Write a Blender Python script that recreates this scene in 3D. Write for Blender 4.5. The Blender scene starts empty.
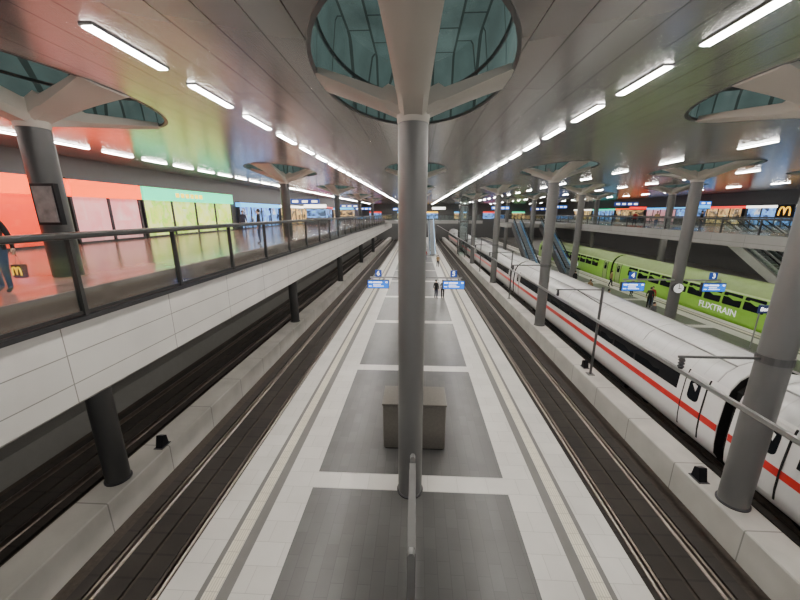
import bpy, bmesh, math, random
from mathutils import Vector, Matrix
random.seed(7)
S = bpy.context.scene
C = S.collection
PI = math.pi
ZC = 10.8        # ceiling
ZM = 6.4         # mezzanine floor
ZR = -0.76       # rail head
YE = 118.0       # far end
YB = -9.0        # behind the viewer

# ---------------------------------------------------------------- materials
def nt(name):
    m = bpy.data.materials.new(name); m.use_nodes = True
    n = m.node_tree.nodes; l = m.node_tree.links
    return m, n, l, n['Principled BSDF']

def M(name, col, rough=.5, metal=0., emit=None, es=0., var=.1, scale=3., bump=0., stretch=(1, 1, 1), spec=None):
    m, n, l, b = nt(name)
    tc = n.new('ShaderNodeTexCoord'); mp = n.new('ShaderNodeMapping'); mp.inputs['Scale'].default_value = stretch
    no = n.new('ShaderNodeTexNoise'); no.inputs['Scale'].default_value = scale; no.inputs['Detail'].default_value = 4
    mx = n.new('ShaderNodeMix'); mx.data_type = 'RGBA'
    l.new(tc.outputs['Object'], mp.inputs[0]); l.new(mp.outputs[0], no.inputs['Vector'])
    l.new(no.outputs['Fac'], mx.inputs[0])
    mx.inputs[6].default_value = [max(0, c*(1-var)) for c in col] + [1]
    mx.inputs[7].default_value = [min(1, c*(1+var)) for c in col] + [1]
    l.new(mx.outputs[2], b.inputs['Base Color'])
    b.inputs['Roughness'].default_value = rough; b.inputs['Metallic'].default_value = metal
    if spec is not None: b.inputs['Specular IOR Level'].default_value = spec
    if emit:
        b.inputs['Emission Color'].default_value = list(emit) + [1]; b.inputs['Emission Strength'].default_value = es
    if bump:
        bp = n.new('ShaderNodeBump'); bp.inputs['Strength'].default_value = bump; bp.inputs['Distance'].default_value = .02
        l.new(no.outputs['Fac'], bp.inputs['Height']); l.new(bp.outputs[0], b.inputs['Normal'])
    return m

def BR(name, c1, c2, mortar, w, h, ms=.012, rough=.5, metal=0., axes='xy', off=.5, emit=0., bump=.3, dirt=.15, rough2=None):
    m, n, l, b = nt(name)
    tc = n.new('ShaderNodeTexCoord'); sp = n.new('ShaderNodeSeparateXYZ'); cb = n.new('ShaderNodeCombineXYZ')
    l.new(tc.outputs['Object'], sp.inputs[0])
    l.new(sp.outputs['XYZ'.index(axes[0].upper())], cb.inputs[0]); l.new(sp.outputs['XYZ'.index(axes[1].upper())], cb.inputs[1])
    br = n.new('ShaderNodeTexBrick'); br.offset = off
    br.inputs['Scale'].default_value = 1; br.inputs['Brick Width'].default_value = w; br.inputs['Row Height'].default_value = h
    br.inputs['Mortar Size'].default_value = ms; br.inputs['Mortar Smooth'].default_value = .1
    br.inputs['Color1'].default_value = list(c1)+[1]; br.inputs['Color2'].default_value = list(c2)+[1]; br.inputs['Mortar'].default_value = list(mortar)+[1]
    l.new(cb.outputs[0], br.inputs['Vector'])
    no = n.new('ShaderNodeTexNoise'); no.inputs['Scale'].default_value = .7; no.inputs['Detail'].default_value = 6
    l.new(tc.outputs['Object'], no.inputs['Vector'])
    mr = n.new('ShaderNodeMapRange'); mr.inputs[1].default_value = .3; mr.inputs[2].default_value = .7; mr.inputs[3].default_value = 1-dirt; mr.inputs[4].default_value = 1
    l.new(no.outputs['Fac'], mr.inputs[0])
    mx = n.new('ShaderNodeMix'); mx.data_type = 'RGBA'; mx.blend_type = 'MULTIPLY'; mx.inputs[0].default_value = 1
    l.new(br.outputs['Color'], mx.inputs[6]); l.new(mr.outputs[0], mx.inputs[7])
    l.new(mx.outputs[2], b.inputs['Base Color'])
    b.inputs['Roughness'].default_value = rough; b.inputs['Metallic'].default_value = metal
    if emit:
        l.new(mx.outputs[2], b.inputs['Emission Color']); b.inputs['Emission Strength'].default_value = emit
    if bump:
        bp = n.new('ShaderNodeBump'); bp.inputs['Strength'].default_value = bump; bp.inputs['Distance'].default_value = .01; bp.invert = True
        l.new(br.outputs['Fac'], bp.inputs['Height']); l.new(bp.outputs[0], b.inputs['Normal'])
    return m

def SW(name, cols, es, sx=.55, sz=.6):          # a lit shop interior seen through glass: big soft patches of colour
    m, n, l, b = nt(name)
    tc = n.new('ShaderNodeTexCoord'); mp = n.new('ShaderNodeMapping'); mp.inputs['Scale'].default_value = (0.01, sx, sz)
    vo = n.new('ShaderNodeTexVoronoi'); vo.distance = 'CHEBYCHEV'; vo.inputs['Scale'].default_value = 1.6
    no = n.new('ShaderNodeTexNoise'); no.inputs['Scale'].default_value = 1.1; no.inputs['Detail'].default_value = 5
    l.new(tc.outputs['Object'], mp.inputs[0]); l.new(mp.outputs[0], vo.inputs['Vector']); l.new(tc.outputs['Object'], no.inputs['Vector'])
    sp = n.new('ShaderNodeSeparateColor'); l.new(vo.outputs['Color'], sp.inputs[0])
    mth = n.new('ShaderNodeMath'); mth.operation = 'MULTIPLY_ADD'; mth.inputs[1].default_value = .6; l.new(sp.outputs[0], mth.inputs[0])
    m3 = n.new('ShaderNodeMath'); m3.operation = 'MULTIPLY_ADD'; m3.inputs[1].default_value = .9; m3.inputs[2].default_value = -.25; l.new(no.outputs['Fac'], m3.inputs[0]); l.new(m3.outputs[0], mth.inputs[2])
    cr = n.new('ShaderNodeValToRGB'); e = cr.color_ramp.elements
    e[0].color = list(cols[0])+[1]; e[1].color = list(cols[-1])+[1]
    for i, c in enumerate(cols[1:-1]):
        q = e.new((i+1)/(len(cols)-1)); q.color = list(c)+[1]
    l.new(mth.outputs[0], cr.inputs[0]); l.new(cr.outputs[0], b.inputs['Emission Color']); l.new(cr.outputs[0], b.inputs['Base Color'])
    b.inputs['Emission Strength'].default_value = es; b.inputs['Roughness'].default_value = .12
    return m

def GL(name, tint=(.88, .93, .92)):
    m = bpy.data.materials.new(name); m.use_nodes = True
    n = m.node_tree.nodes; l = m.node_tree.links; n.clear()
    o = n.new('ShaderNodeOutputMaterial'); t = n.new('ShaderNodeBsdfTransparent'); g = n.new('ShaderNodeBsdfGlossy')
    t.inputs[0].default_value = list(tint)+[1]; g.inputs['Roughness'].default_value = .07
    lw = n.new('ShaderNodeLayerWeight'); lw.inputs[0].default_value = .5
    p = n.new('ShaderNodeMath'); p.operation = 'POWER'; p.inputs[1].default_value = 3.
    q = n.new('ShaderNodeMath'); q.operation = 'MULTIPLY_ADD'; q.inputs[1].default_value = .45; q.inputs[2].default_value = .08
    l.new(lw.outputs['Facing'], p.inputs[0]); l.new(p.outputs[0], q.inputs[0])
    mx = n.new('ShaderNodeMixShader'); l.new(q.outputs[0], mx.inputs[0]); l.new(t.outputs[0], mx.inputs[1]); l.new(g.outputs[0], mx.inputs[2])
    l.new(mx.outputs[0], o.inputs[0]); return m

MAT = dict(
    ceil=BR('ceiling_panel', (.43, .425, .42), (.395, .39, .385), (.09, .09, .09), 9.0, .62, .013, .21, .66, axes='yx', off=.0, bump=.08, dirt=.05),
    light_pave=BR('light_granite', (.69, .67, .63), (.64, .62, .58), (.48, .46, .43), .9, .6, .007, .32, dirt=.13),
    dark_pave=BR('dark_granite', (.105, .104, .102), (.088, .087, .085), (.066, .066, .066), .6, .3, .006, .32, dirt=.2, axes='yx'),
    band=M('grey_band', (.17, .165, .155), .5),
    cream=BR('tactile', (.80, .75, .62), (.76, .71, .58), (.5, .46, .38), .3, .06, .008, .5, axes='yx', off=0),
    concrete=BR('concrete', (.56, .54, .495), (.53, .51, .465), (.28, .27, .25), 2.5, 4., .02, .7, axes='yx', off=0, dirt=.28),
    bed=M('track_bed', (.050, .038, .030), .85, var=.5, scale=9, bump=.4),
    slab=BR('absorber', (.036, .029, .024), (.032, .026, .021), (.021, .017, .014), .62, 3., .03, .8, axes='yx', off=0, dirt=.4, bump=.08),
    rail=M('rail_steel', (.26, .22, .19), .36, .9, var=.3, scale=12),
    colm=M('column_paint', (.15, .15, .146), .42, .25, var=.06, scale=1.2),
    cold=M('column_paint_unlit', (.05, .05, .05), .4, .3, var=.08, scale=1.2),  # column paint with the shade of the unlit left row in its colour
    cap=M('capital_plaster', (.48, .45, .40), .6, var=.06, scale=1.),
    teal=BR('teal_glass', (.115, .165, .155), (.085, .13, .122), (.04, .055, .05), 1.3, .55, .03, .14, .5, axes='yx', emit=.75, bump=.1, dirt=.45),  # emission stands in for light falling through from above the openings
    rim=M('rim', (.10, .10, .10), .5),
    lamp=M('lamp_diffuser', (1, .97, .92), .5, 0, (1, .95, .88), 138.),
    lampfill=M('fill_diffuser_underside', (1, .97, .92), .5, 0, (1, .93, .84), 42.),  # glow of the added fill strips below the mezzanines
    lampf=M('lamp_frame', (.32, .32, .32), .4, .5),
    fascia=BR('fascia_panel', (.68, .665, .63), (.65, .635, .60), (.3, .29, .27), 3.1, .64, .012, .27, axes='yz', off=0, dirt=.12),
    fascg=BR('fascia_grey', (.34, .333, .315), (.31, .303, .287), (.14, .14, .14), 3.1, .64, .012, .45, axes='yz', off=0, dirt=.12),
    mezz=BR('mezz_floor', (.50, .26, .21), (.46, .235, .19), (.32, .18, .15), .9, .9, .006, .16, off=0, bump=.05),  # reddish base colour carries the reflection of the orange shop sign
    mezg=BR('mezz_floor_grey', (.30, .27, .25), (.27, .24, .225), (.19, .17, .16), .9, .9, .006, .19, off=0, bump=.05),
    edge=M('slab_edge', (.22, .15, .13), .3),
    soff=M('soffit', (.30, .29, .28), .7),
    dark=M('dark_wall', (.05, .05, .052), .5),
    wall=M('grey_wall', (.10, .10, .10), .6),
    steel=M('brushed_steel', (.40, .40, .395), .35, .85),
    lsteel=M('light_steel', (.55, .55, .54), .4, .3),
    gsteel=M('painted_steel', (.12, .12, .12), .4, .6),
    hsteel=M('handrail_steel', (.075, .075, .075), .3, .7),
    dsteel=M('dark_steel', (.06, .06, .065), .4, .6),
    black=M('black_plastic', (.012, .012, .014), .45, spec=.12),
    glass=GL('railing_glass'),
    white=M('train_white', (.80, .79, .77), .15, 0, var=.03, scale=1.),
    roofw=BR('train_roof', (.72, .72, .71), (.70, .70, .69), (.62, .62, .61), .55, 40., .02, .25, axes='yx', off=0, bump=.15, dirt=.1),
    grille=M('roof_joint', (.34, .34, .33), .45),
    win=M('train_window', (.010, .012, .015), .2, spec=.10),
    red=M('red_stripe', (.66, .015, .012), .3),
    lime=M('lime_paint', (.27, .57, .055), .3, 0, var=.06),
    limeroof=M('lime_roof', (.29, .41, .15), .45, var=.15),
    palelime=M('pale_band', (.60, .72, .36), .35),
    under=M('underframe', (.02, .02, .02), .7, spec=.2),
    cab=M('cabinet_cladding', (.18, .167, .148), .28, .5, var=.2, scale=14),
    blue=M('screen_blue', (.01, .08, .40), .3, 0, (.008, .19, .9), 1.15, var=.1),
    sblue=M('sign_blue', (.01, .04, .22), .35, 0, (.02, .07, .4), .5, var=.05),
    navyp=M('panel_navy', (.008, .012, .05), .35, 0, (.01, .03, .16), .4, var=.05),
    text=M('text_white', (.9, .9, .9), .4, 0, (1, 1, 1), 2.2, var=.01),
    letter=M('letter_white', (.95, .95, .93), .4, 0, (1, 1, 1), .4, var=.01),
    yellow=M('sign_yellow', (.9, .6, .02), .4, 0, (1, .50, .01), 2.4, var=.03),
    myellow=M('letter_yellow', (.9, .6, .02), .4, 0, (1, .55, .01), .8, var=.03),
    orange=M('sign_orange', (.9, .09, .005), .3, 0, (1, .085, .001), 2.2, var=.15, scale=.4),
    green=M('sign_green', (.01, .5, .25), .3, 0, (.0, .78, .40), 2.0, var=.1),
    cyan=M('sign_cyan', (.05, .4, .6), .4, 0, (.06, .42, .95), 2., var=.1),
    glow=M('blue_glow', (.05, .12, .2), .4, 0, (.10, .25, .45), .25, var=.1),
    glow2=M('blue_white_glow', (.3, .4, .5), .4, 0, (.35, .6, .9), 1.3, var=.1),
    wsign=M('sign_white', (.8, .8, .8), .4, 0, (1, .95, .85), 3.2, var=.1),
    rsign=M('sign_red', (.7, .04, .03), .4, 0, (1, .03, .02), 1.8, var=.1),
    orangewin=SW('shop_orange', [(.5, .02, .0), (.85, .06, .01), (.7, .05, .02), (.9, .14, .05)], 1.2, .3, .25),
    pinkwin=SW('shop_pink', [(.50, .16, .16), (.74, .38, .38), (.66, .27, .29), (.82, .55, .53)], .85, .3, .25),
    limewin=SW('shop_lime', [(.12, .32, .02), (.45, .68, .08), (.78, .78, .28), (.34, .58, .05), (.85, .88, .55)], 1.25),
    warmwin=SW('shop_warm', [(.012, .01, .008), (.04, .03, .022), (.5, .32, .12), (.05, .04, .03), (1, .82, .55)], 2.2, .9, .9),
    bluewin=SW('shop_blue', [(.01, .012, .02), (.03, .045, .09), (.14, .34, .75), (.05, .07, .12), (.95, .92, .85)], 2.0, .9, .9),
    paper=M('poster_paper', (.17, .17, .168), .5, var=.85, scale=4.5, spec=.2),
    skin=M('skin', (.55, .33, .24), .5, var=.05), hair=M('hair', (.03, .02, .015), .6, var=.3, scale=40),
    navy=M('cloth_navy', (.02, .025, .05), .85), grey=M('cloth_grey', (.12, .12, .125), .85), blk=M('cloth_black', (.012, .012, .013), .85),
    jeans=M('cloth_jeans', (.05, .08, .15), .85), tan=M('cloth_tan', (.3, .2, .1), .85),
    redc=M('cloth_red', (.35, .03, .03), .85), shoe=M('shoe', (.02, .02, .02), .5), bagred=M('bag_paper', (.13, .03, .025), .7),
)

# ---------------------------------------------------------------- mesh helpers
class MB:
    def __init__(s): s.bm = bmesh.new()
    def box(s, x0, x1, y0, y1, z0, z1):
        v = [s.bm.verts.new((x, y, z)) for z in (z0, z1) for y in (y0, y1) for x in (x0, x1)]
        for f in ((0, 2, 3, 1), (4, 5, 7, 6), (0, 1, 5, 4), (2, 6, 7, 3), (0, 4, 6, 2), (1, 3, 7, 5)):
            s.bm.faces.new([v[i] for i in f])
        return s
    def loft(s, rings, cap=True, closed=True):
        R = [[s.bm.verts.new(p) for p in r] for r in rings]
        n = len(R[0])
        for a, b in zip(R, R[1:]):
            for i in range(n if closed else n-1):
                s.bm.faces.new((a[i], a[(i+1) % n], b[(i+1) % n], b[i]))
        if cap:
            s.bm.faces.new(R[0][::-1]); s.bm.faces.new(R[-1])
        return s
    def cyl(s, p0, p1, r0, r1=None, seg=20):
        r1 = r0 if r1 is None else r1
        p0 = Vector(p0); p1 = Vector(p1); q = (p1-p0).to_track_quat('Z', 'Y')
        rings = []
        for p, r in ((p0, r0), (p1, r1)):
            rings.append([p + q @ Vector((r*math.cos(2*PI*i/seg), r*math.sin(2*PI*i/seg), 0)) for i in range(seg)])
        return s.loft(rings)
    def lathe(s, prof, seg=28, c=(0, 0)):
        return s.loft([[(c[0]+r*math.cos(2*PI*i/seg), c[1]+r*math.sin(2*PI*i/seg), z) for i in range(seg)] for r, z in prof])
    def prism(s, pts, y0, y1):            # profile in x,z swept along y
        return s.loft([[(x, y0, z) for x, z in pts], [(x, y1, z) for x, z in pts]])
    def prismx(s, pts, x0, x1):           # profile in y,z swept along x
        return s.loft([[(x0, y, z) for y, z in pts], [(x1, y, z) for y, z in pts]])
    def quad(s, *p):
        s.bm.faces.new([s.bm.verts.new(q) for q in p]); return s
    def build(s, name, m, parent=None, smooth=False, loc=None, bevel=0.):
        bmesh.ops.recalc_face_normals(s.bm, faces=s.bm.faces[:])
        me = bpy.data.meshes.new(name); s.bm.to_mesh(me); s.bm.free()
        me.materials.append(MAT[m] if isinstance(m, str) else m)
        o = bpy.data.objects.new(name, me); C.objects.link(o)
        if parent: o.parent = parent
        if loc: o.location = loc
        if smooth:
            for p in me.polygons: p.use_smooth = True
            try: me.set_sharp_from_angle(angle=math.radians(40))
            except Exception: pass
        if bevel:
            b = o.modifiers.new('bevel', 'BEVEL'); b.width = bevel; b.segments = 2; b.limit_method = 'ANGLE'
        return o

def tag(o, label, cat, group=None):
    o['label'] = label; o['category'] = cat
    if group: o['group'] = group
    return o
def thing(name, label, cat, loc=(0, 0, 0), rz=0, group=None):
    o = bpy.data.objects.new(name, None); C.objects.link(o); o.empty_display_size = .2
    o.location = loc; o.rotation_euler = (0, 0, rz)
    return tag(o, label, cat, group)
def struct(o):
    o['kind'] = 'structure'; return o
def copy_tree(o, parent=None):
    c = o.copy(); C.objects.link(c)
    if parent: c.parent = parent
    for ch in [k for k in bpy.data.objects if k.parent == o]: copy_tree(ch, c)
    return c
def text(s, size, m, parent, loc, rot, name='lettering', depth=.008, sx=1.):
    cu = bpy.data.curves.new('t', 'FONT'); cu.body = s; cu.size = size; cu.extrude = depth; cu.align_x = 'CENTER'; cu.align_y = 'CENTER'
    t = bpy.data.objects.new('t', cu); C.objects.link(t)
    bpy.context.view_layer.update()
    me = bpy.data.meshes.new_from_object(t.evaluated_get(bpy.context.evaluated_depsgraph_get()))
    bpy.data.objects.remove(t)
    me.materials.clear(); me.materials.append(MAT[m])
    o = bpy.data.objects.new(name, me); C.objects.link(o); o.parent = parent
    o.location = loc; o.rotation_euler = rot; o.scale = (sx, 1, 1)
    return o
def arches(w, h, m, parent, loc, rz=0):        # the double-arched yellow letter, in the local x,z plane
    mb = MB(); rings = []
    pts = []
    for c in (-.25, .25):
        for i in range(13):
            a = PI-PI*i/12
            if c > 0 and i == 0: continue
            lo = 0 if (c < 0 and i == 0) or (c > 0 and i == 12) else (.12 if i in (0, 12) else 0)
            pts.append((c*w+.25*w*.92*math.cos(a), h*max(lo, math.sin(a)**.62 if math.sin(a) > 1e-6 else lo)))
    for i, (x, z) in enumerate(pts):
        a = pts[max(0, i-1)]; b = pts[min(len(pts)-1, i+1)]
        d = Vector((b[0]-a[0], b[1]-a[1])).normalized(); n = Vector((-d.y, d.x))*w*.06
        rings.append([(x+n.x, -.01, z+n.y), (x+n.x, .01, z+n.y), (x-n.x, .01, z-n.y), (x-n.x, -.01, z-n.y)])
    o = mb.loft(rings).build('letter_emblem', m, parent)
    o.location = loc; o.rotation_euler = (0, 0, rz); return o

# ---------------------------------------------------------------- grid of columns
CX = [-9.15, -0.08, 9.15, 18.3, 27.9]
CY = [8.45+15.9*k for k in range(5)]
EA, EB = 2.0, 3.7
# ---------------------------------------------------------------- setting
struct(MB().box(-22, 46, YB, YE, -1.2, -1.0).build('floor', 'bed'))
def platform(x0, x1, name):
    struct(MB().prism([(x0+.35, -1.0), (x1-.35, -1.0), (x1-.35, -.32), (x1, -.32), (x1, 0), (x0, 0), (x0, -.32), (x0+.35, -.32)], YB, YE).build(name, 'light_pave'))
    c = (x0+x1)/2
    mb = MB()
    y = 8.78+8*-2+.35
    while y < YE-1:
        y1 = min(y+7.3, YE)
        y0 = max(y, YB)
        if y1 > YB: mb.box(c-2.9, c+2.9, y0, y1, -.05, .004)
        y += 7.95
    struct(mb.build(name+'_inlay', 'dark_pave'))
    mb = MB(); mc = MB()
    for s in (-1, 1):
        a, b = sorted((c+s*3.82, c+s*4.08)); mb.box(a, b, YB, YE, -.05, .003)
        a, b = sorted((c+s*4.40, c+s*4.52)); mb.box(a, b, YB, YE, -.05, .003)
        a, b = sorted((c+s*4.09, c+s*4.39)); mc.box(a, b, YB, YE, -.05, .005)
    struct(mb.build(name+'_band', 'band')); struct(mc.build(name+'_tactile', 'cream'))
platform(-5.4, 5.2, 'platform_centre')
platform(13.45, 23.75, 'platform_right')
struct(MB().box(27.0, 46, YB, YE, -1.0, 0).build('platform_far_right', 'band'))
struct(MB().box(-22, -13.7, YB, YE, -1.0, 0).build('platform_left', 'band'))
for s, nm in ((1, 'right'), (-1, 'left')):
    pts = [(8.64, -1.0), (9.6, -1.0), (9.6, -.03), (9.57, 0), (8.67, .0), (8.64, -.03)]
    struct(MB().prism([(s*x, z) for x, z in pts], YB, YE).build('trim_divider_'+nm, 'concrete'))
# walls
struct(MB().box(-18.2, -17.9, YB, YE, ZM, ZC).build('wall_left', 'dark'))
struct(MB().box(-22, -21.8, YB, YE, -1, ZM-.8).build('wall_left_lower', 'wall'))
struct(MB().box(45.7, 46, YB, YE, -1, ZC).build('wall_right', 'wall'))
struct(MB().box(-22, 46, YE, YE+.3, -1.2, ZC).build('wall_back', 'wall'))
# ceiling with an oval opening round each column
mb = MB(); bm = mb.bm
def rect(x0, x1, y0, y1):
    if x1-x0 > 1e-4 and y1-y0 > 1e-4: mb.quad((x0, y0, ZC), (x1, y0, ZC), (x1, y1, ZC), (x0, y1, ZC))
hx, hy = EA+.25, EB+.25
ycut = [YB]
for y in CY: ycut += [y-hy, y+hy]
ycut.append(YE)
for i in range(len(ycut)-1):
    y0, y1 = ycut[i], ycut[i+1]
    if i % 2 == 0: rect(-22, 46, y0, y1); continue
    cy = (y0+y1)/2; px = -22
    for cx in CX:
        rect(px, cx-hx, y0, y1); px = cx+hx
        N = 56; inn = []; out = []
        for k in range(N):
            a = 2*PI*(k+.5)/N; ex, ey = EA*math.cos(a), EB*math.sin(a)
            inn.append(bm.verts.new((cx+ex, cy+ey, ZC)))
            t = min(hx/abs(ex), hy/abs(ey)); out.append(bm.verts.new((cx+ex*t, cy+ey*t, ZC)))
        for k in range(N): bm.faces.new((inn[k], inn[(k+1) % N], out[(k+1) % N], out[k]))
        for sx in (-1, 1):
            for sy in (-1, 1):      # close the corners
                cand = sorted(out, key=lambda v: (v.co.x-(cx+sx*hx))**2+(v.co.y-(cy+sy*hy))**2)[:2]
                c = bm.verts.new((cx+sx*hx, cy+sy*hy, ZC)); bm.faces.new((cand[0], cand[1], c))
    rect(px, 46, y0, y1)
ce = mb.build('ceiling', 'ceil'); struct(ce)

ROWN = ['of the row rising through the left mezzanine', 'on the central platform', 'of the row between the two right tracks', 'on the platform beyond the white train', 'of the far right mezzanine row']
ORD = ['nearest', 'second nearest', 'middle', 'second farthest', 'farthest']
# light well (teal lining above each opening)
def ell(f, z, n=48): return [(EA*f*math.cos(2*PI*i/n), EB*f*math.sin(2*PI*i/n), z) for i in range(n)]
W = thing('ceiling_opening', '', 'ceiling opening')
MB().loft([ell(1.0, -.01), ell(1.035, -.01), ell(1.035, .12), ell(1.0, .12), ell(1.0, -.01)], cap=False).build('rim', 'rim', W)
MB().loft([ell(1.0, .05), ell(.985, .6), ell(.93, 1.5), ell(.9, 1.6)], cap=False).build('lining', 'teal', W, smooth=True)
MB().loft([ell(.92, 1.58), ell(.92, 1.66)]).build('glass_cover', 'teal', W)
MB().loft([ell(.955, .78), ell(.975, .78), ell(.975, .86), ell(.955, .86), ell(.955, .78)], cap=False).build('glazing_ring', 'rim', W)
# columns
ZS = 9.95
def mkcol(m, r, wx, wy):
    K = thing('column', '', 'column')
    MB().lathe([(r, 0), (r, ZS)], 36).build('shaft', m, K, smooth=True)
    MB().lathe([(r+.04, -.01), (r+.04, .04), (r+.005, .06)], 36).build('base_ring', 'dsteel', K, smooth=True)
    MB().lathe([(r+.005, ZS), (r+.02, ZS+.05), (r+.04, ZS+.3), (r+.06, ZS+.6)], 36).build('capital', 'cap', K, smooth=True)
    def arm(ang, rend, w1):
        d = Vector((math.cos(ang), math.sin(ang), 0)); s = Vector((-d.y, d.x, 0)); rings = []
        for i in range(15):
            t = i/14; rr = .12+t*(rend+.03-.12); w = (r-.02)+(w1-r+.02)*t**1.4
            zb = ZS+.05+(ZC-ZS-.10)*t**.9; zt = zb+.40-.22*t
            if t < .25: zt = max(zt, zb+.48)
            pts = []
            for q, z in ((-.6, zb), (.6, zb), (.95, zb+.3*(zt-zb)), (.9, zt), (-.9, zt), (-.95, zb+.3*(zt-zb))):
                pts.append(d*rr+s*(q*w)+Vector((0, 0, z)))
            rings.append(pts)
        return MB().loft(rings)
    for ang, rr, w in ((0, EA, wx), (PI/2, EB, wy), (PI, EA, wx), (-PI/2, EB, wy)):
        arm(ang, rr, w).build('arm', 'cap', K, smooth=True)
    return K
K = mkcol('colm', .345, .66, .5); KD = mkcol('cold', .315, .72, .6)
fk = fd = fw = True
for r, cx in enumerate(CX):
    for k, cy in enumerate(CY):
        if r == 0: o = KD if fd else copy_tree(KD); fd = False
        else: o = K if fk else copy_tree(K); fk = False
        w = W if fw else copy_tree(W); fw = False
        o.location = (cx, cy, 0); w.location = (cx, cy, ZC)
        tag(o, 'round %s column with flared four-armed capital, %s one %s' % ('shade-darkened grey' if r == 0 else 'grey', ORD[k], ROWN[r]), 'column', 'grey columns')
        tag(w, 'teal oval ceiling opening around the column that is %s %s' % (ORD[k], ROWN[r]), 'ceiling opening', 'oval ceiling openings')

# ceiling lights
def mklamp(dm):
    L = thing('ceiling_light', '', 'light')
    MB().box(-.11, .11, -.84, .84, -.03, .01).build('frame', 'lampf', L)
    MB().box(-.08, .08, -.81, .81, -.045, -.02).build('diffuser', dm, L)
    return L
Lp = mklamp('lamp'); Lu = mklamp('lampfill')
first = True
for x, y0, nm, st in ((4.9, 6.12, 'ceiling row over the right platform edge', 2.5), (-5.05, 6.65, 'ceiling row over the left platform edge', 2.5), (14.3, 6.2, 'ceiling row above the white train far side', 5), (-14.6, 5.2, 'ceiling row over the left shop walkway', 2.4), (23.0, 6.3, 'ceiling row above the lime train', 5), (35., 6.3, 'ceiling row over the far right hall', 5)):
    n = 44 if st < 4 else 24
    for k in range(-2 if n == 44 else -1, n):
        y = y0+st*k
        if y > YE-2: break
        o = Lp if first else copy_tree(Lp); first = False
        o.location = (x, y, ZC)
        tag(o, 'white strip light in the '+nm, 'light', 'strip lights of the '+nm)
first = True  # added fill lights, out of sight, to brighten the space under the mezzanines
for x, z, nm in ((-10.6, 3.95, 'underside of the left mezzanine'), (27.6, ZM-.7, 'underside of the right mezzanine'), (40.0, ZM-.7, 'underside of the shop side mezzanine at right')):
    for k in range(17):
        o = Lu if first else copy_tree(Lu); first = False
        o.location = (x, 3+6*k, z)
        tag(o, 'added unseen fill strip light on the '+nm, 'light', 'added fill strip lights on the '+nm)

# ---------------------------------------------------------------- tracks
def track(x, lab):
    t = thing('railway_track', lab, 'track', (x, 0, -1.0))
    for s in (-1, 1):
        a = s*.75
        MB().prism([(a-.075, .06), (a+.075, .06), (a+.075, .085), (a+.012, .11), (a+.012, .19), (a+.036, .2), (a+.036, .24), (a-.036, .24), (a-.036, .2), (a-.012, .19), (a-.012, .11), (a-.075, .085)], YB, YE).build('rail', 'rail', t)
        p, q = sorted((s*.92, s*1.24)); MB().box(p, q, YB, YE, 0, .16).build('absorber_strip', 'slab', t)
    MB().box(-.62, -.06, YB, YE, 0, .13).build('absorber_strip', 'slab', t)
    MB().box(.06, .62, YB, YE, 0, .13).build('absorber_strip', 'slab', t)
    MB().box(-1.3, 1.3, YB, YE, -.01, .062).build('track_slab', 'bed', t)
track(6.8, 'dark empty railway track along the right side of the central platform')
track(-6.9, 'dark empty railway track along the left side of the central platform')
track(-12.0, 'dark empty railway track under the left mezzanine')
track(11.85, 'dark railway track under the white train')
track(25.35, 'dark railway track under the lime green train')

# overhead conductor rail + brackets
def conductor(x, z, lab):
    t = thing('overhead_conductor_rail', lab, 'overhead rail', (x, 0, z))
    MB().prism([(-.04, .09), (.04, .09), (.04, .075), (.015, .065), (.028, 0), (.012, -.02), (-.012, -.02), (-.028, 0), (-.015, .065), (-.04, .075)], YB, YE).build('beam', 'steel', t)
    MB().cyl((0, YB, -.02), (0, YE, -.02), .012, seg=6).build('contact_wire', 'rail', t)
conductor(6.9, 4.0, 'long grey overhead conductor rail above the track right of the platform')
def bracket(x, y, lab):
    t = thing('overhead_rail_bracket', lab, 'bracket', (x, y, 4.32), 0, 'overhead rail brackets')
    MB().cyl((-.33, 0, .1), (-2.35, 0, .1), .035).build('arm', 'gsteel', t, smooth=True)
    MB().lathe([(.05, -.22), (.08, -.16), (.05, -.12), (.08, -.08), (.05, -.04), (.08, 0), (.05, .07)], 14, (-2.25, 0)).build('insulator', 'dsteel', t, smooth=True)
    MB().lathe([(.365, 0), (.365, .2)], 24).build('clamp', 'gsteel', t)
for k in range(4): bracket(9.15, CY[k], 'steel arm holding the overhead rail, clamped to the %s column right of the track' % ORD[k])
def cpost(y, lab):
    t = thing('overhead_rail_post', lab, 'post', (9.0, y, 0), 0, 'overhead rail posts')
    MB().cyl((0, 0, 0), (0, 0, 4.55), .06).build('pole', 'gsteel', t, smooth=True)
    MB().cyl((0, 0, 4.42), (-2.2, 0, 4.42), .03).build('arm', 'gsteel', t, smooth=True)
    MB().cyl((0, 0, 3.7), (-1.2, 0, 4.40), .018, seg=8).build('stay', 'gsteel', t)
    MB().lathe([(.05, 4.115), (.08, 4.16), (.05, 4.2), (.08, 4.24), (.05, 4.28), (.05, 4.4)], 14, (-2.1, 0)).build('insulator', 'dsteel', t, smooth=True)
    MB().box(-.16, .16, -.16, .16, -.005, .03).build('foot_plate', 'gsteel', t)
for k in range(4): cpost(16.4+15.9*k, 'slim grey post with arm on the right divider wall, %s' % ['nearest of its row', 'second nearest of its row', 'third of its row', 'farthest of its row'][k])
def sbox(x, y, lab):
    t = thing('track_equipment_box', lab, 'equipment box', (x, y, 0))
    MB().prismx([(-.18, 0), (.18, 0), (.13, .36), (-.06, .44)], -.12, .12).build('housing', 'black', t, bevel=.02)
    MB().box(-.16, .16, -.22, .22, -.005, .02).build('foot', 'dsteel', t)
sbox(8.88, 9.3, 'small black wedge box on the divider beside the nearest right column')
sbox(9.1, 17.2, 'small black wedge box on the right divider by the nearest slim post')
sbox(-8.9, 10.0, 'small black wedge box on the left divider wall')

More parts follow.
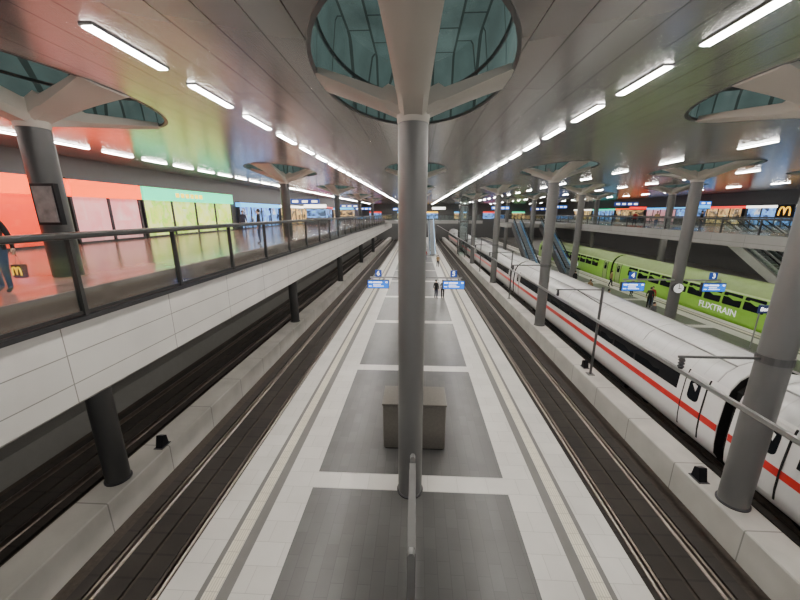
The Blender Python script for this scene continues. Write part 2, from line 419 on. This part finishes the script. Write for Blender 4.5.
# ---------------------------------------------------------------- left mezzanine
struct(MB().box(-22, -7.32, YB, 100, ZM-.6, ZM).build('mezzanine_floor_left', 'mezz'))
struct(MB().prism([(-7.3, ZM-.6), (-7.18, ZM-.6), (-7.18, 4.05), (-7.45, 3.87), (-7.6, 3.87), (-7.6, ZM-.6)], YB, 100).build('trim_fascia_left', 'fascia'))
struct(MB().box(-7.33, -7.28, YB, 100, ZM-.6, ZM-.01).build('trim_slab_edge_left', 'edge'))
struct(MB().box(-22, -7.6, YB, 100, 3.95, 4.1).build('mezzanine_soffit_left', 'soff'))
struct(MB().box(-7.26, -7.1, YB, 100, ZM-.66, ZM-.56).build('trim_fascia_strip', 'dsteel'))
def railing(x, y0, y1, sp, lab, zb=-.55, zt=1.2, horizontal=False):
    t = thing('glass_railing', lab, 'railing', (x, y0, ZM))
    if horizontal: t.rotation_euler = (0, 0, -PI/2)
    L = y1-y0; n = int(round(L/sp)); sp = L/n
    for i in range(n+1):
        MB().prismx([(i*sp-.045, zb), (i*sp+.045, zb), (i*sp+.03, zt-.06), (i*sp-.03, zt-.06)], -.06, .06).build('post', 'hsteel', t)
        if i < n: MB().box(-.012, .012, i*sp+.05, (i+1)*sp-.05, zb+.05, zt-.12).build('glass_panel', 'glass', t)
    MB().box(-.02, .02, 0, L, zb+.02, zb+.09).build('bottom_channel', 'hsteel', t)
    MB().box(-.12, .12, 0, L, zt-.13, zt+.01).build('handrail', 'hsteel', t, bevel=.04)
    return t
railing(-7.2, .6, 99.8, 3.1, 'long glass railing with dark handrail along the left mezzanine edge')

def shop(x, y0, y1, side, win, sign, lab, zs=(2.42, 3.24), n=4):
    t = thing('shopfront', lab, 'shopfront', (x, y0, ZM))
    L = y1-y0; s = side
    def bx(a, b): return sorted((s*a, s*b))
    a, b = bx(-.25, .25); MB().box(a, b, 0, L, zs[0], zs[1]).build('sign', sign, t)
    a, b = bx(-.25, .1)
    f = MB()
    for i in range(n+1): f.box(a, b, i*(L-.12)/n, i*(L-.12)/n+.12, 0, zs[0])
    f.box(a, b, 0, L, 0, .12); f.box(a, b, 0, L, zs[1], zs[1]+.1)
    f.build('frame', 'dsteel', t)
    a, b = bx(-.2, .0)
    for i in range(n):
        MB().box(a, b, i*(L-.12)/n+.12, (i+1)*(L-.12)/n, .12, zs[0]).build('window', win, t)
    return t
XS = -17.6
shop(XS, 3, 16.9, 1, 'orangewin', 'orange', 'glowing orange shopfront at the left edge of the mezzanine', n=4)
shop(XS, 17.1, 21.6, 1, 'pinkwin', 'orange', 'shopfront with orange sign and pink windows beside the green shop', n=2)
g = shop(XS, 21.8, 32.6, 1, 'limewin', 'green', 'shopfront with bright green sign and lime lit windows', n=4)
for i in range(6):
    MB().box(.24, .265, 3.0+i*.55, 3.35+i*.55, 2.68, 2.98).build('sign_letter', 'yellow', g)
shop(XS, 34, 44, 1, 'bluewin', 'cyan', 'blue-signed shopfront just past the green shop', zs=(2.2, 2.6))
shop(XS, 44.5, 56, 1, 'warmwin', 'wsign', 'white-signed shopfront midway along the left mezzanine', zs=(2.3, 2.6))
shop(XS, 57, 72, 1, 'bluewin', 'rsign', 'red-signed shopfront far along the left mezzanine', zs=(2.3, 2.7))
shop(XS, 73, 98, 1, 'warmwin', 'cyan', 'farthest long blue-signed shopfront on the left mezzanine', zs=(2.3, 2.6), n=6)
# poster fixed to the nearest left column
t = thing('poster_board', 'dark framed grey poster board mounted on the nearest left column', 'poster', (-8.88, 8.1, 7.72))
MB().box(-.30, .30, -.04, .08, 0, .96).build('frame', 'black', t)
MB().box(-.25, .25, -.055, -.03, .06, .90).build('sheet', 'paper', t)

# ---------------------------------------------------------------- right mezzanine
struct(MB().box(25.5, 29.6, YB, 110, ZM-.7, ZM).build('mezzanine_floor_right', 'mezg'))
struct(MB().box(25.38, 25.52, YB, 110, ZM-1.0, ZM-.02).build('trim_fascia_right', 'fascg'))
struct(MB().box(36.5, 45.7, YB, 110, ZM-.7, ZM).build('mezzanine_floor_shops', 'mezg'))
struct(MB().box(36.4, 36.52, YB, 110, ZM-.9, ZM-.02).build('trim_fascia_shops', 'fascg'))
struct(MB().box(29.6, 36.4, 36.2, 42, ZM-.7, ZM).build('mezzanine_landing_right', 'mezg'))
railing(25.45, 10.5, 109.5, 3.3, 'long glass railing along the right mezzanine above the lime train', zb=-.1)
railing(36.6, 10.5, 109.5, 3.3, 'glass railing along the shop side of the right mezzanine', zb=-.1)
cols = [('warmwin', 'yellow', 'yellow-signed shopfront nearest on the right mezzanine'), ('bluewin', 'wsign', 'white-signed shopfront with yellow double-arched emblem on the right mezzanine'),
        ('warmwin', 'rsign', 'red-signed shopfront on the right mezzanine'), ('pinkwin', 'cyan', 'blue-signed shopfront with pink windows on the right mezzanine'),
        ('warmwin', 'orange', 'orange-signed shopfront on the right mezzanine'), ('bluewin', 'green', 'green-signed shopfront on the right mezzanine'),
        ('warmwin', 'wsign', 'farthest white-signed shopfront on the right mezzanine')]
y = 30.
for i, (w, sg, lab) in enumerate(cols):
    t = shop(45.4, y, y+10, -1, w, sg, lab, zs=(2.25, 2.55), n=5)
    if i == 1:
        MB().box(-.45, -.25, 3.6, 5.6, 1.0, 2.6).build('emblem_board', 'black', t)
        arches(1.35, 1.0, 'yellow', t, (-.47, 4.6, 1.3), -PI/2)
    y += 10.6

# cross bridges far off
def bridge(x0, x1, y0, y1, nm):
    struct(MB().box(x0, x1, y0, y1, ZM-.7, ZM).build(nm, 'fascg'))
bridge(14.6, 25.38, 57.3, 63, 'mezzanine_bridge_right')
bridge(-7.18, 14.6, 78.2, 84, 'mezzanine_bridge_centre')
railing(-6.9, 78.25, 78.25+21.3, 3.1, 'glass railing on the cross bridge over the central platform', zb=-.1, horizontal=True)

def escalator(x, y0, lab, w=1.5, h=ZM, tr='gsteel', sk='glow'):
    t = thing('escalator', lab, 'escalator', (x, y0, 0))
    run = h/math.tan(math.radians(30)); hw = w/2
    MB().prismx([(-1.5, 0), (0, 0), (run, h), (run+.0, h-.9), (1.4, -.0)], -hw, hw).build('truss', tr, t)
    st = MB(); n = 32
    for i in range(n):
        yy = run*i/n; zz = h*i/n; st.box(-hw+.25, hw-.25, yy, yy+run/n+.02, zz, zz+h/n+.02)
    st.build('steps', 'steel', t)
    for s in (-1, 1):
        a, b = sorted((s*(hw-.2), s*(hw-.17)))
        MB().prismx([(-1.4, 0), (0, 0), (run, h), (run, h+.9), (0, .95), (-1.4, .95)], a, b).build('balustrade', 'glass', t)
        a, b = sorted((s*(hw-.25), s*(hw-.12)))
        MB().prismx([(-1.5, .9), (0, .9), (run, h+.88), (run, h+.98), (0, 1.0), (-1.5, 1.0)], a, b).build('handrail', 'black', t)
        a, b = sorted((s*(hw-.30), s*(hw-.21)))
        MB().prismx([(0, .25), (run, h+.22), (run, h+.42), (0, .45)], a, b).build('skirt_strip', sk, t)
escalator(16.2, 46.2, 'left escalator of the pair on the platform beyond the white train')
escalator(20.6, 46.2, 'right escalator of the pair on the platform beyond the white train')
escalator(31.2, 25.1, 'left escalator of the three behind the lime train', tr='lsteel', sk='lsteel')
escalator(33.1, 25.1, 'middle escalator of the three behind the lime train', tr='gsteel', sk='lsteel')
escalator(35.0, 25.1, 'right escalator of the three behind the lime train', tr='lsteel', sk='lsteel')
escalator(3.2, 67.1, 'blue-white lit escalator rising at the far end of the central platform', tr='lsteel', sk='glow2')
# lift shaft
t = thing('lift_shaft', 'grey glazed lift shaft far along the right divider', 'lift', (9.0, 68, 0))
f = MB()
for a in (-.75, .75):
    for b in (-1.2, 1.2): f.box(a-.07, a+.07, b-.07, b+.07, -.02, ZC)
for z in (2.8, 6.4, 9.4): f.box(-.8, .8, -1.25, 1.25, z-.15, z+.15)
f.build('frame', 'gsteel', t)
for a in (-.74, .74): MB().box(a-.01, a+.01, -1.13, 1.13, .0, ZC-.05).build('glazing', 'glass', t)
for b in (-1.19, 1.19): MB().box(-.68, .68, b-.01, b+.01, .0, ZC-.05).build('glazing', 'glass', t)
MB().box(-.6, .6, -1.0, 1.0, 3.0, 5.4).build('cabin', 'steel', t, bevel=.03)

# ---------------------------------------------------------------- trains
PROF = [(1.18, .40), (1.36, .62), (1.42, 1.0), (1.445, 1.7), (1.40, 2.6), (1.30, 3.05), (1.08, 3.42), (.75, 3.68), (.38, 3.82), (0, 3.86)]
def px_(z):
    for (x0, z0), (x1, z1) in zip(PROF, PROF[1:]):
        if z0 <= z <= z1: return x0+(x1-x0)*(z-z0)/(z1-z0)
    return PROF[0][0]
def side_panel(mb, s, y0, y1, z0, z1, off=.012, n=4):
    zs = [z0+(z1-z0)*i/n for i in range(n+1)]
    pts = [(s*(px_(z)+off), z) for z in zs] + [(s*(px_(z)-.05), z) for z in zs[::-1]]
    return mb.prism(pts, y0, y1)
def round_panel(s, y0, y1, z0, z1, off, rad=.16):
    mb = MB(); ring = []
    for cy, cz, a0 in ((y1-rad, z1-rad, 0), (y0+rad, z1-rad, 90), (y0+rad, z0+rad, 180), (y1-rad, z0+rad, 270)):
        for i in range(5):
            a = math.radians(a0+90*i/4); ring.append((cy+rad*math.cos(a), cz+rad*math.sin(a)))
    return mb.loft([[(s*(px_(z)+o), y, z) for y, z in ring] for o in (off, -.03)])
def coach(train, L, kind):
    ice = kind == 'ice'
    body = [(x, z) for x, z in PROF]+[(-x, z) for x, z in PROF[-2::-1]]
    o = MB().prism(body, 0, L).build('coach', 'white' if ice else 'lime', train, smooth=True)
    for yy in (-.02, L-.02):
        MB().prism([(x*.985, .4+(z-.4)*.985) for x, z in body], yy, yy+.04).build('end_wall', 'under', o)
    cover = [(x+.008 if x > 0 else x, z+.008) for x, z in PROF[5:]]
    rf = cover+[(-x, z) for x, z in cover[-2::-1]]
    MB().prism(rf, .02, L-.02).build('roof', 'roofw' if ice else 'limeroof', o, smooth=True)
    n = 11; w0 = 3.0; sp = (L-6.0)/n
    for s in (-1, 1):
        if ice:
            side_panel(MB(), s, 2.0, L-2.0, 2.02, 2.84, .014).build('window_band', 'black', o)
            side_panel(MB(), s, 0.02, L-.02, 1.44, 1.70, .010).build('red_stripe', 'red', o)
        else:
            side_panel(MB(), s, 0.02, L-.02, 2.92, 3.04, .010).build('pale_band', 'palelime', o)
        for i in range(n):
            g = .06 if ice else .11
            round_panel(s, w0+i*sp+g, w0+(i+1)*sp-g, 2.06 if ice else 1.94, 2.80 if ice else 2.88, .022, .1).build('window', 'win', o)
        for y in (.75, L-1.65):
            side_panel(MB(), s, y, y+.9, .75, 2.95, .02, 6).build('door', 'white' if ice else 'limeroof', o, smooth=True)
            round_panel(s, y+.2, y+.7, 1.95, 2.72, .03).build('door_window', 'win', o)
            for yy in (y-.05, y+.9): side_panel(MB(), s, yy, yy+.05, .7, 3.0, .024, 6).build('door_seam', 'under', o)
            if ice: side_panel(MB(), s, y, y+.9, 1.44, 1.70, .026).build('door_stripe', 'red', o)
    for i in range(7):
        yy = .5+i*(L-1)/6
        MB().prism([(x*1.002+.002*(x > 0)-.002*(x < 0), z+.006) for x, z in rf], yy, yy+.03).build('roof_seam', 'grille' if ice else 'limeroof', o)
    if ice:
        for s in (-1, 1): MB().box(s*.8-.015, s*.8+.015, .5, L-.5, 3.63, 3.70).build('roof_gutter', 'grille', o)
    for y in (3.2, L-3.2):
        b = MB()
        b.box(-1.0, 1.0, y-1.5, y+1.5, .32, .62)
        for yy in (y-1.15, y+1.15):
            for s in (-1, 1): b.cyl((s*.70, yy, .43), (s*.83, yy, .43), .43, seg=20)
            b.cyl((-.7, yy, .43), (.7, yy, .43), .09, seg=10)
        b.build('bogie', 'under', o)
    MB().box(-1.15, 1.15, 5.5, L-5.5, .12, .45).build('underframe', 'under', o)
    MB().prism([(-1.1, .8), (1.1, .8), (1.1, 3.0), (.8, 3.3), (-.8, 3.3), (-1.1, 3.0)], L, L+.42).build('gangway', 'under', o)
    return o
T1 = thing('high_speed_train', 'long white train with a red stripe on the right track', 'train', (11.85, 0, ZR))
c0 = coach(T1, 25.28, 'ice')
for k, y in enumerate((-14.95, 10.75, 36.45, 62.15, 87.85)):
    c = c0 if k == 0 else copy_tree(c0, T1)
    c.location = (0, y, 0)
T2 = thing('regional_train', 'lime green passenger train beyond the right platform', 'train', (25.35, 0, ZR))
c0 = coach(T2, 25.28, 'flix')
for k, y in enumerate((17.0, 42.7)):
    c = c0 if k == 0 else copy_tree(c0, T2)
    c.location = (0, y, 0)
    text('FLIXTRAIN', .72, 'letter', c, (-1.475, 10.2, 1.42), (PI/2, 0, -PI/2), 'lettering')

# ---------------------------------------------------------------- furniture of the central platform
t = thing('technical_cabinet', 'brown-grey metal-clad cabinet standing behind the nearest central column', 'cabinet', (0.02, 10.8, 0))
MB().box(-1.06, 1.06, -.6, .6, .06, 1.72).build('body', 'cab', t, bevel=.015)
MB().box(-1.0, 1.0, -.55, .55, -.005, .06).build('plinth', 'black', t)
MB().box(-1.09, 1.09, -.63, .63, 1.72, 1.78).build('top', 'cab', t, bevel=.01)
for a in (-1.03, .02):
    d = MB().box(a, a+1.01, -.625, -.595, .1, 1.68).build('door', 'cab', t, bevel=.008)
    MB().box(a+(.9 if a < 0 else .06), a+(.94 if a < 0 else .1), -.66, -.62, .8, 1.05).build('handle', 'steel', d)
t = thing('information_display_case', 'slim information display case seen end-on before the central column', 'display case', (0, 5.6, 0))
for yy in (-1.15, 1.15):
    MB().prism([(-.06, -.005), (.06, -.005), (.06, 2.5), (.03, 2.56), (-.03, 2.56), (-.06, 2.5)], yy-.06, yy+.06).build('post', 'steel', t)
MB().box(-.07, .07, -1.09, 1.09, .55, 2.42).build('case', 'colm', t, bevel=.01)
for s in (-1, 1):
    a, b = sorted((s*.068, s*.078)); MB().box(a, b, -1.0, 1.0, .65, 2.3).build('pane', 'paper', t)

def display(cx, cy, s, num, lab, lab2, off=0.):
    t = thing('departure_display', lab, 'display', (cx+s*2.7, cy-.35, 2.72))
    MB().box(-.78, .78, -.11, .11, 0, .62).build('housing', 'dsteel', t, bevel=.02)
    sc = MB().box(-.74, .74, -.125, -.10, .04, .58).build('screen', 'blue', t)
    for i, (a, b, z, hh) in enumerate(((-.66, -.42, .42, .08), (-.34, .28, .42, .08), (-.34, .18, .28, .04), (-.34, .40, .16, .04), (.54, .68, .42, .09), (-.66, -.46, .16, .04))):
        MB().box(a, b, -.135, -.12, z, z+hh).build('text_line', 'text', sc)
    bl = 2.36-s*off
    a, b = sorted((-s*bl, s*.6)); MB().box(a, b, .1, .2, .73, .83).build('bracket', 'steel', t)
    MB().box(-.5, -.44, .02, .14, .6, .78).build('hanger', 'steel', t); MB().box(.44, .5, .02, .14, .6, .78).build('hanger', 'steel', t)
    n = thing('track_number_sign', lab2, 'sign', (cx+s*2.7, cy-.2, 3.55))
    MB().box(-.23, .23, -.06, .06, 0, .48).build('panel', 'sblue', n, bevel=.01)
    text(num, .44, 'text', n, (0, -.068, .24), (PI/2, 0, 0), 'number')
display(0, CY[1], -1, '6', 'blue departure display on the left of the central platform', 'small blue track number sign above the left central display')
display(0, CY[1], 1, '5', 'blue departure display on the right of the central platform', 'small blue track number sign above the right central display')
display(CX[3]-.5, CY[1], -1, '4', 'blue departure display just behind the white train roof', 'small blue track number sign above the display behind the white train', .5)
display(CX[3]-.5, CY[1], 1, '3', 'blue departure display in front of the lime train', 'small blue track number sign before the lime train', .5)
t = thing('station_clock', 'round white station clock on the column beyond the white train', 'clock', (CX[3]-.3, 23.75, 3.0))
MB().cyl((0, -.08, 0), (0, .12, 0), .36, seg=32).build('case', 'dsteel', t, smooth=True)
MB().cyl((0, -.1, 0), (0, -.07, 0), .32, seg=32).build('face', 'letter', t)
MB().box(-.02, .02, -.115, -.1, -.04, .26).build('minute_hand', 'black', t)
MB().box(-.03, .18, -.115, -.1, -.025, .025).build('hour_hand', 'black', t)
for k in range(12):
    a = PI*k/6; MB().cyl((.27*math.cos(a), -.105, .27*math.sin(a)), (.30*math.cos(a), -.105, .30*math.sin(a)), .015, seg=6).build('hour_mark', 'black', t)
MB().box(-.02, .1, .1, .37, -.05, .05).build('bracket', 'steel', t)
t = thing('station_name_sign', 'dark station name sign on posts before the lime train', 'sign', (21.15, 20.5, 0))
for a in (-.6, .6): MB().cyl((a, 0.02, 0), (a, 0.02, 2.75), .04).build('post', 'steel', t)
MB().box(-.72, .72, -.05, .05, 2.2, 2.7).build('panel', 'navyp', t)
text('Berlin Hbf', .32, 'text', t, (0, -.058, 2.45), (PI/2, 0, 0))
# hanging direction signs
def hsign(x, y, z, w, m, lab, rz=0):
    t = thing('hanging_sign', lab, 'sign', (x, y, z), rz)
    MB().box(-w/2, w/2, -.1, .1, 0, .5).build('light_box', m, t)
    for a in (-w/2+.2, w/2-.2): MB().cyl((a, 0, .5), (a, 0, ZC-z), .02, seg=8).build('suspension_rod', 'dsteel', t)
    for i in range(4): MB().box(-w/2+.2+i*w/4, -w/2+.2+i*w/4+w/7, -.11, -.1, .15, .35).build('text_mark', 'text', t)
hsign(-12, 36, 8.9, 4, 'sblue', 'blue hanging direction sign nearest over the left walkway')
hsign(-12, 60, 8.9, 4, 'sblue', 'farther blue hanging direction sign over the left walkway')
hsign(-12, 80, 8.7, 4, 'blue', 'bright blue hanging sign farthest over the left walkway')
hsign(14.5, 62, 8.6, 3, 'blue', 'bright blue hanging sign over the bridge by the escalators')
hsign(20.5, 60, 8.4, 3, 'sblue', 'dark blue hanging sign above the right bridge')
hsign(27.6, 48, 8.9, 3, 'sblue', 'blue hanging direction sign over the right mezzanine')
hsign(27.6, 70, 8.9, 3, 'blue', 'bright blue hanging sign farther over the right mezzanine')
hsign(40, 52, 9.1, 3, 'blue', 'bright blue hanging sign before the right mezzanine shops')
hsign(-3, 81, 8.6, 5, 'blue', 'bright blue hanging sign over the far cross bridge')
hsign(5, 81, 8.8, 3, 'wsign', 'white lit hanging sign over the far cross bridge')
# kiosks on the mezzanines (small lit stands)
def kiosk(x, y, win, sg, lab):
    t = thing('kiosk', lab, 'kiosk', (x, y, ZM))
    MB().box(-1.4, 1.4, -1.2, 1.2, 0, 1.0).build('counter', 'dsteel', t)
    MB().box(-1.3, 1.3, -1.1, 1.1, 1.0, 2.1).build('display', win, t)
    MB().box(-1.6, 1.6, -1.4, 1.4, 2.1, 2.25).build('roof', 'dsteel', t)
    MB().box(-1.5, 1.5, -1.45, -1.38, 2.25, 2.7).build('sign', sg, t)
kiosk(40.5, 54, 'bluewin', 'cyan', 'small lit kiosk with blue sign before the right shops')
kiosk(40.5, 68, 'warmwin', 'rsign', 'small lit kiosk with red sign before the right shops')
kiosk(-13.6, 48, 'bluewin', 'wsign', 'small lit kiosk with white sign on the left walkway')
kiosk(-13.6, 68, 'warmwin', 'cyan', 'small lit kiosk with blue sign on the left walkway')
# far lit windows on the back wall
for i in range(6):
    x = -14+i*9.5
    t = thing('far_shopfront', 'small lit shopfront at the far end of the hall, %s from left' % ['first', 'second', 'third', 'fourth', 'fifth', 'sixth'][i], 'shopfront', (x, YE-.3, 6.2))
    MB().box(-2, 2, 0, .35, 0, 1.8).build('window', 'warmwin' if i % 2 else 'bluewin', t)
    MB().box(-2, 2, -.1, .35, 1.8, 2.2).build('sign', ['rsign', 'cyan', 'yellow', 'cyan', 'rsign', 'green'][i], t)

# ---------------------------------------------------------------- people
def person(loc, rz, lab, top, legs, h=1.74, stride=0., near=False, hair='hair', grp=None, lift=0.):
    root = thing('person', lab, 'person', loc, rz, grp)
    V = []; R = []; E = []
    def v(p, r, par=None):
        V.append(p); R.append(r if isinstance(r, tuple) else (r, r))
        if par is not None: E.append((par, len(V)-1))
        return len(V)-1
    pel = v((0, 0, .95), (.155, .115)); wa = v((0, 0, 1.1), (.14, .105), pel); ch = v((0, .01, 1.3), (.165, .12), wa)
    nb = v((0, .015, 1.46), (.085, .075), ch); nk = v((0, .0, 1.52), .052, nb); hd = v((0, -.012, 1.60), (.072, .088), nk); ht = v((0, -.005, 1.68), (.066, .08), hd)
    for s in (-1, 1):
        sh = v((s*.165, .015, 1.41), .065, ch)
        if near and s == 1:
            el = v((s*.25, .0, 1.15), .048, sh); wr = v((s*.30, -.08, .92), .033, el)
        else:
            el = v((s*.235, .03, 1.14), .048, sh); wr = v((s*.25, -.04-.1*stride*s, .90), .033, el)
        pm = v((V[wr][0], V[wr][1]-.015, V[wr][2]-.075), (.036, .022), wr)
        if near:
            for q in range(4):
                k1 = v((V[pm][0]+(q-1.5)*.006, V[pm][1]+(q-1.5)*.021, V[pm][2]-.045), .0095, pm)
                v((V[k1][0]-s*.012, V[k1][1], V[k1][2]-.035+.006*abs(q-1)), .008, k1)
            k1 = v((V[wr][0]-s*.02, V[wr][1]-.045, V[wr][2]-.05), .011, wr); v((V[k1][0], V[k1][1]-.012, V[k1][2]-.04), .009, k1)
        else:
            v((V[pm][0], V[pm][1]-.01, V[pm][2]-.08), .02, pm)
        hp = v((s*.09, 0, .88), .10, pel); d = s*stride
        kn = v((s*.10, -.03-.20*d, .50), .066, hp); an = v((s*.105, .02-.34*d, .085+.05*max(0, -d)), .044, kn)
        v((s*.12, -.15-.34*d, .04), (.042, .035), an)
    me = bpy.data.meshes.new('b'); me.from_pydata([(x, y, z) for x, y, z in V], E, [])
    o = bpy.data.objects.new('b', me); C.objects.link(o)
    o.modifiers.new('s', 'SKIN'); sv = me.skin_vertices[0].data
    for i, r in enumerate(R): sv[i].radius = r; sv[i].use_root = (i == 0)
    ss = o.modifiers.new('u', 'SUBSURF'); ss.levels = 2 if near else 1; ss.render_levels = ss.levels
    bpy.context.view_layer.update()
    m2 = bpy.data.meshes.new_from_object(o.evaluated_get(bpy.context.evaluated_depsgraph_get()))
    bpy.data.objects.remove(o)
    zmin = min(q.co.z for q in m2.vertices); zmax = max(q.co.z for q in m2.vertices); f = h/(zmax-zmin)
    m2.materials.clear()
    for k in ('skin', top, legs, 'shoe'): m2.materials.append(MAT[k])
    for p in m2.polygons:
        c = p.center; p.use_smooth = True
        if c.z > 1.49: i = 0
        elif abs(c.x) > .185 and c.z < .91: i = 0
        elif c.z > .90 or abs(c.x) > .2: i = 1
        elif c.z > .10: i = 2
        else: i = 3
        p.material_index = i
    for q in m2.vertices: q.co = Vector((q.co.x*f, q.co.y*f, (q.co.z-zmin)*f))
    b = bpy.data.objects.new('body', m2); C.objects.link(b); b.parent = root
    hm = MB(); rings = []
    for i in range(9):
        a = PI*i/8
        rings.append([((.083*math.sin(a)*math.cos(t_)+0)*f, (.03-.085*math.cos(a)*0+.092*math.sin(a)*math.sin(t_))*f, (1.655-zmin+.105*math.cos(a)*(.85 if a > PI/2 else 1))*f) for t_ in [2*PI*j/14 for j in range(14)]] if 0 < i < 8 else [(.002*math.cos(2*PI*j/14), .03*f+.002*math.sin(2*PI*j/14), (1.655-zmin+(.105 if i == 0 else -.09))*f) for j in range(14)])
    hm.loft(rings).build('hair', hair, root, smooth=True)
    for s in (-1, 1): MB().cyl((s*.03*f, -.085*f, (1.615-zmin)*f), (s*.03*f, -.101*f, (1.615-zmin)*f), .009, seg=8).build('eye', 'black', root)
    MB().cyl((0, -.09*f, (1.60-zmin)*f), (0, -.115*f, (1.575-zmin)*f), .008, .014, seg=8).build('nose', 'skin', root)
    MB().box(-.022*f, .022*f, -.100*f, -.085*f, (1.545-zmin)*f, (1.552-zmin)*f).build('mouth', 'redc', root)
    return root
PX, PY = -8.62, 6.62
person((PX, PY, ZM), .5, 'person in black jacket and jeans walking past the left railing with a paper bag', 'blk', 'jeans', 1.66, .3, True)
bg = thing('paper_bag', 'dark paper bag with yellow double-arched letter held by the person at left', 'bag', (PX+.35, PY+.05, ZM+.28))
MB().loft([[(-.10, -.05, 0), (.10, -.05, 0), (.10, .05, 0), (-.10, .05, 0)], [(-.11, -.06, .28), (.11, -.06, .28), (.11, .06, .28), (-.11, .06, .28)]]).build('body', 'bagred', bg)
MB().loft([[(-.06+.12*i/8, -.005, .27+.20*math.sin(PI*i/8)), (-.06+.12*i/8, .005, .27+.20*math.sin(PI*i/8)), (-.06+.12*i/8, .005, .285+.20*math.sin(PI*i/8)), (-.06+.12*i/8, -.005, .285+.20*math.sin(PI*i/8))] for i in range(9)]).build('handle', 'bagred', bg)
arches(.19, .17, 'myellow', bg, (0, -.068, .06))
P = [((1.95, 32.0, 0), 2.6, 'person in black standing left of a pair on the central platform', 'blk', 'navy', 1.78, 0),
     ((2.6, 32.2, 0), .2, 'person in grey jacket standing right of a pair on the central platform', 'grey', 'blk', 1.72, 0),
     ((3.3, 52, 0), PI, 'person in tan coat walking far along the central platform', 'tan', 'blk', 1.75, .6),
     ((1.6, 60, 0), 0, 'person in red far along the central platform near the escalator', 'redc', 'jeans', 1.7, .5),
     ((16.2, 28.6, 0), 1.0, 'person in navy on the platform just behind the white train', 'navy', 'jeans', 1.75, 0),
     ((17.0, 24.2, 0), .4, 'person in grey beside the column beyond the white train', 'grey', 'navy', 1.8, .4),
     ((16.8, 33, 0), -1.0, 'person in tan behind the person in navy, beyond the white train', 'tan', 'blk', 1.75, .5),
     ((17.6, 38, 0), 2.0, 'person in black near the foot of the left escalator', 'blk', 'jeans', 1.78, .4),
     ((20.2, 29.5, 0), 2.4, 'person in black waiting near the lime train', 'blk', 'blk', 1.78, 0),
     ((20.9, 30.3, 0), -.6, 'person in red jacket waiting near the lime train', 'redc', 'jeans', 1.68, 0),
     ((21.8, 38.5, 0), 1.4, 'person in tan walking past the lime train doors', 'tan', 'navy', 1.74, .6),
     ((21.4, 34, 0), .3, 'person in grey standing before the lime train windows', 'grey', 'blk', 1.7, 0),
     ((-8.4, 18.2, ZM), -1.2, 'person in black standing at the left glass railing', 'blk', 'jeans', 1.74, 0),
     ((-11.5, 31, ZM), 2.2, 'person in grey walking along the left shop walkway', 'grey', 'blk', 1.76, .7),
     ((-13.2, 26, ZM), .6, 'person in navy before the green-signed shop', 'navy', 'jeans', 1.72, .5),
     ((26.6, 34, ZM), 1.2, 'person in black leaning near the right mezzanine railing', 'blk', 'navy', 1.76, 0),
     ((27.2, 45, ZM), 2.8, 'person in red walking on the right mezzanine', 'redc', 'blk', 1.7, .5),
     ((26.5, 40, ZM), -1.0, 'person in tan coat on the right mezzanine between the black and red figures', 'tan', 'jeans', 1.72, .3)]
for loc, rz, lab, a, b, h, st in P: person(loc, rz, lab, a, b, h, st)

# ---------------------------------------------------------------- world + camera
w = bpy.data.worlds.new('world'); S.world = w; w.use_nodes = True
bg_ = w.node_tree.nodes['Background']; bg_.inputs[0].default_value = (.94, .93, .91, 1); bg_.inputs[1].default_value = .72
cam = bpy.data.cameras.new('camera'); co = bpy.data.objects.new('camera', cam); C.objects.link(co)
cam.sensor_width = 36; cam.lens = 340/800*36; cam.clip_end = 400
co.location = (.03, 0, 8.0); co.rotation_euler = (math.radians(90-14.35), 0, math.radians(2.77))
S.camera = co
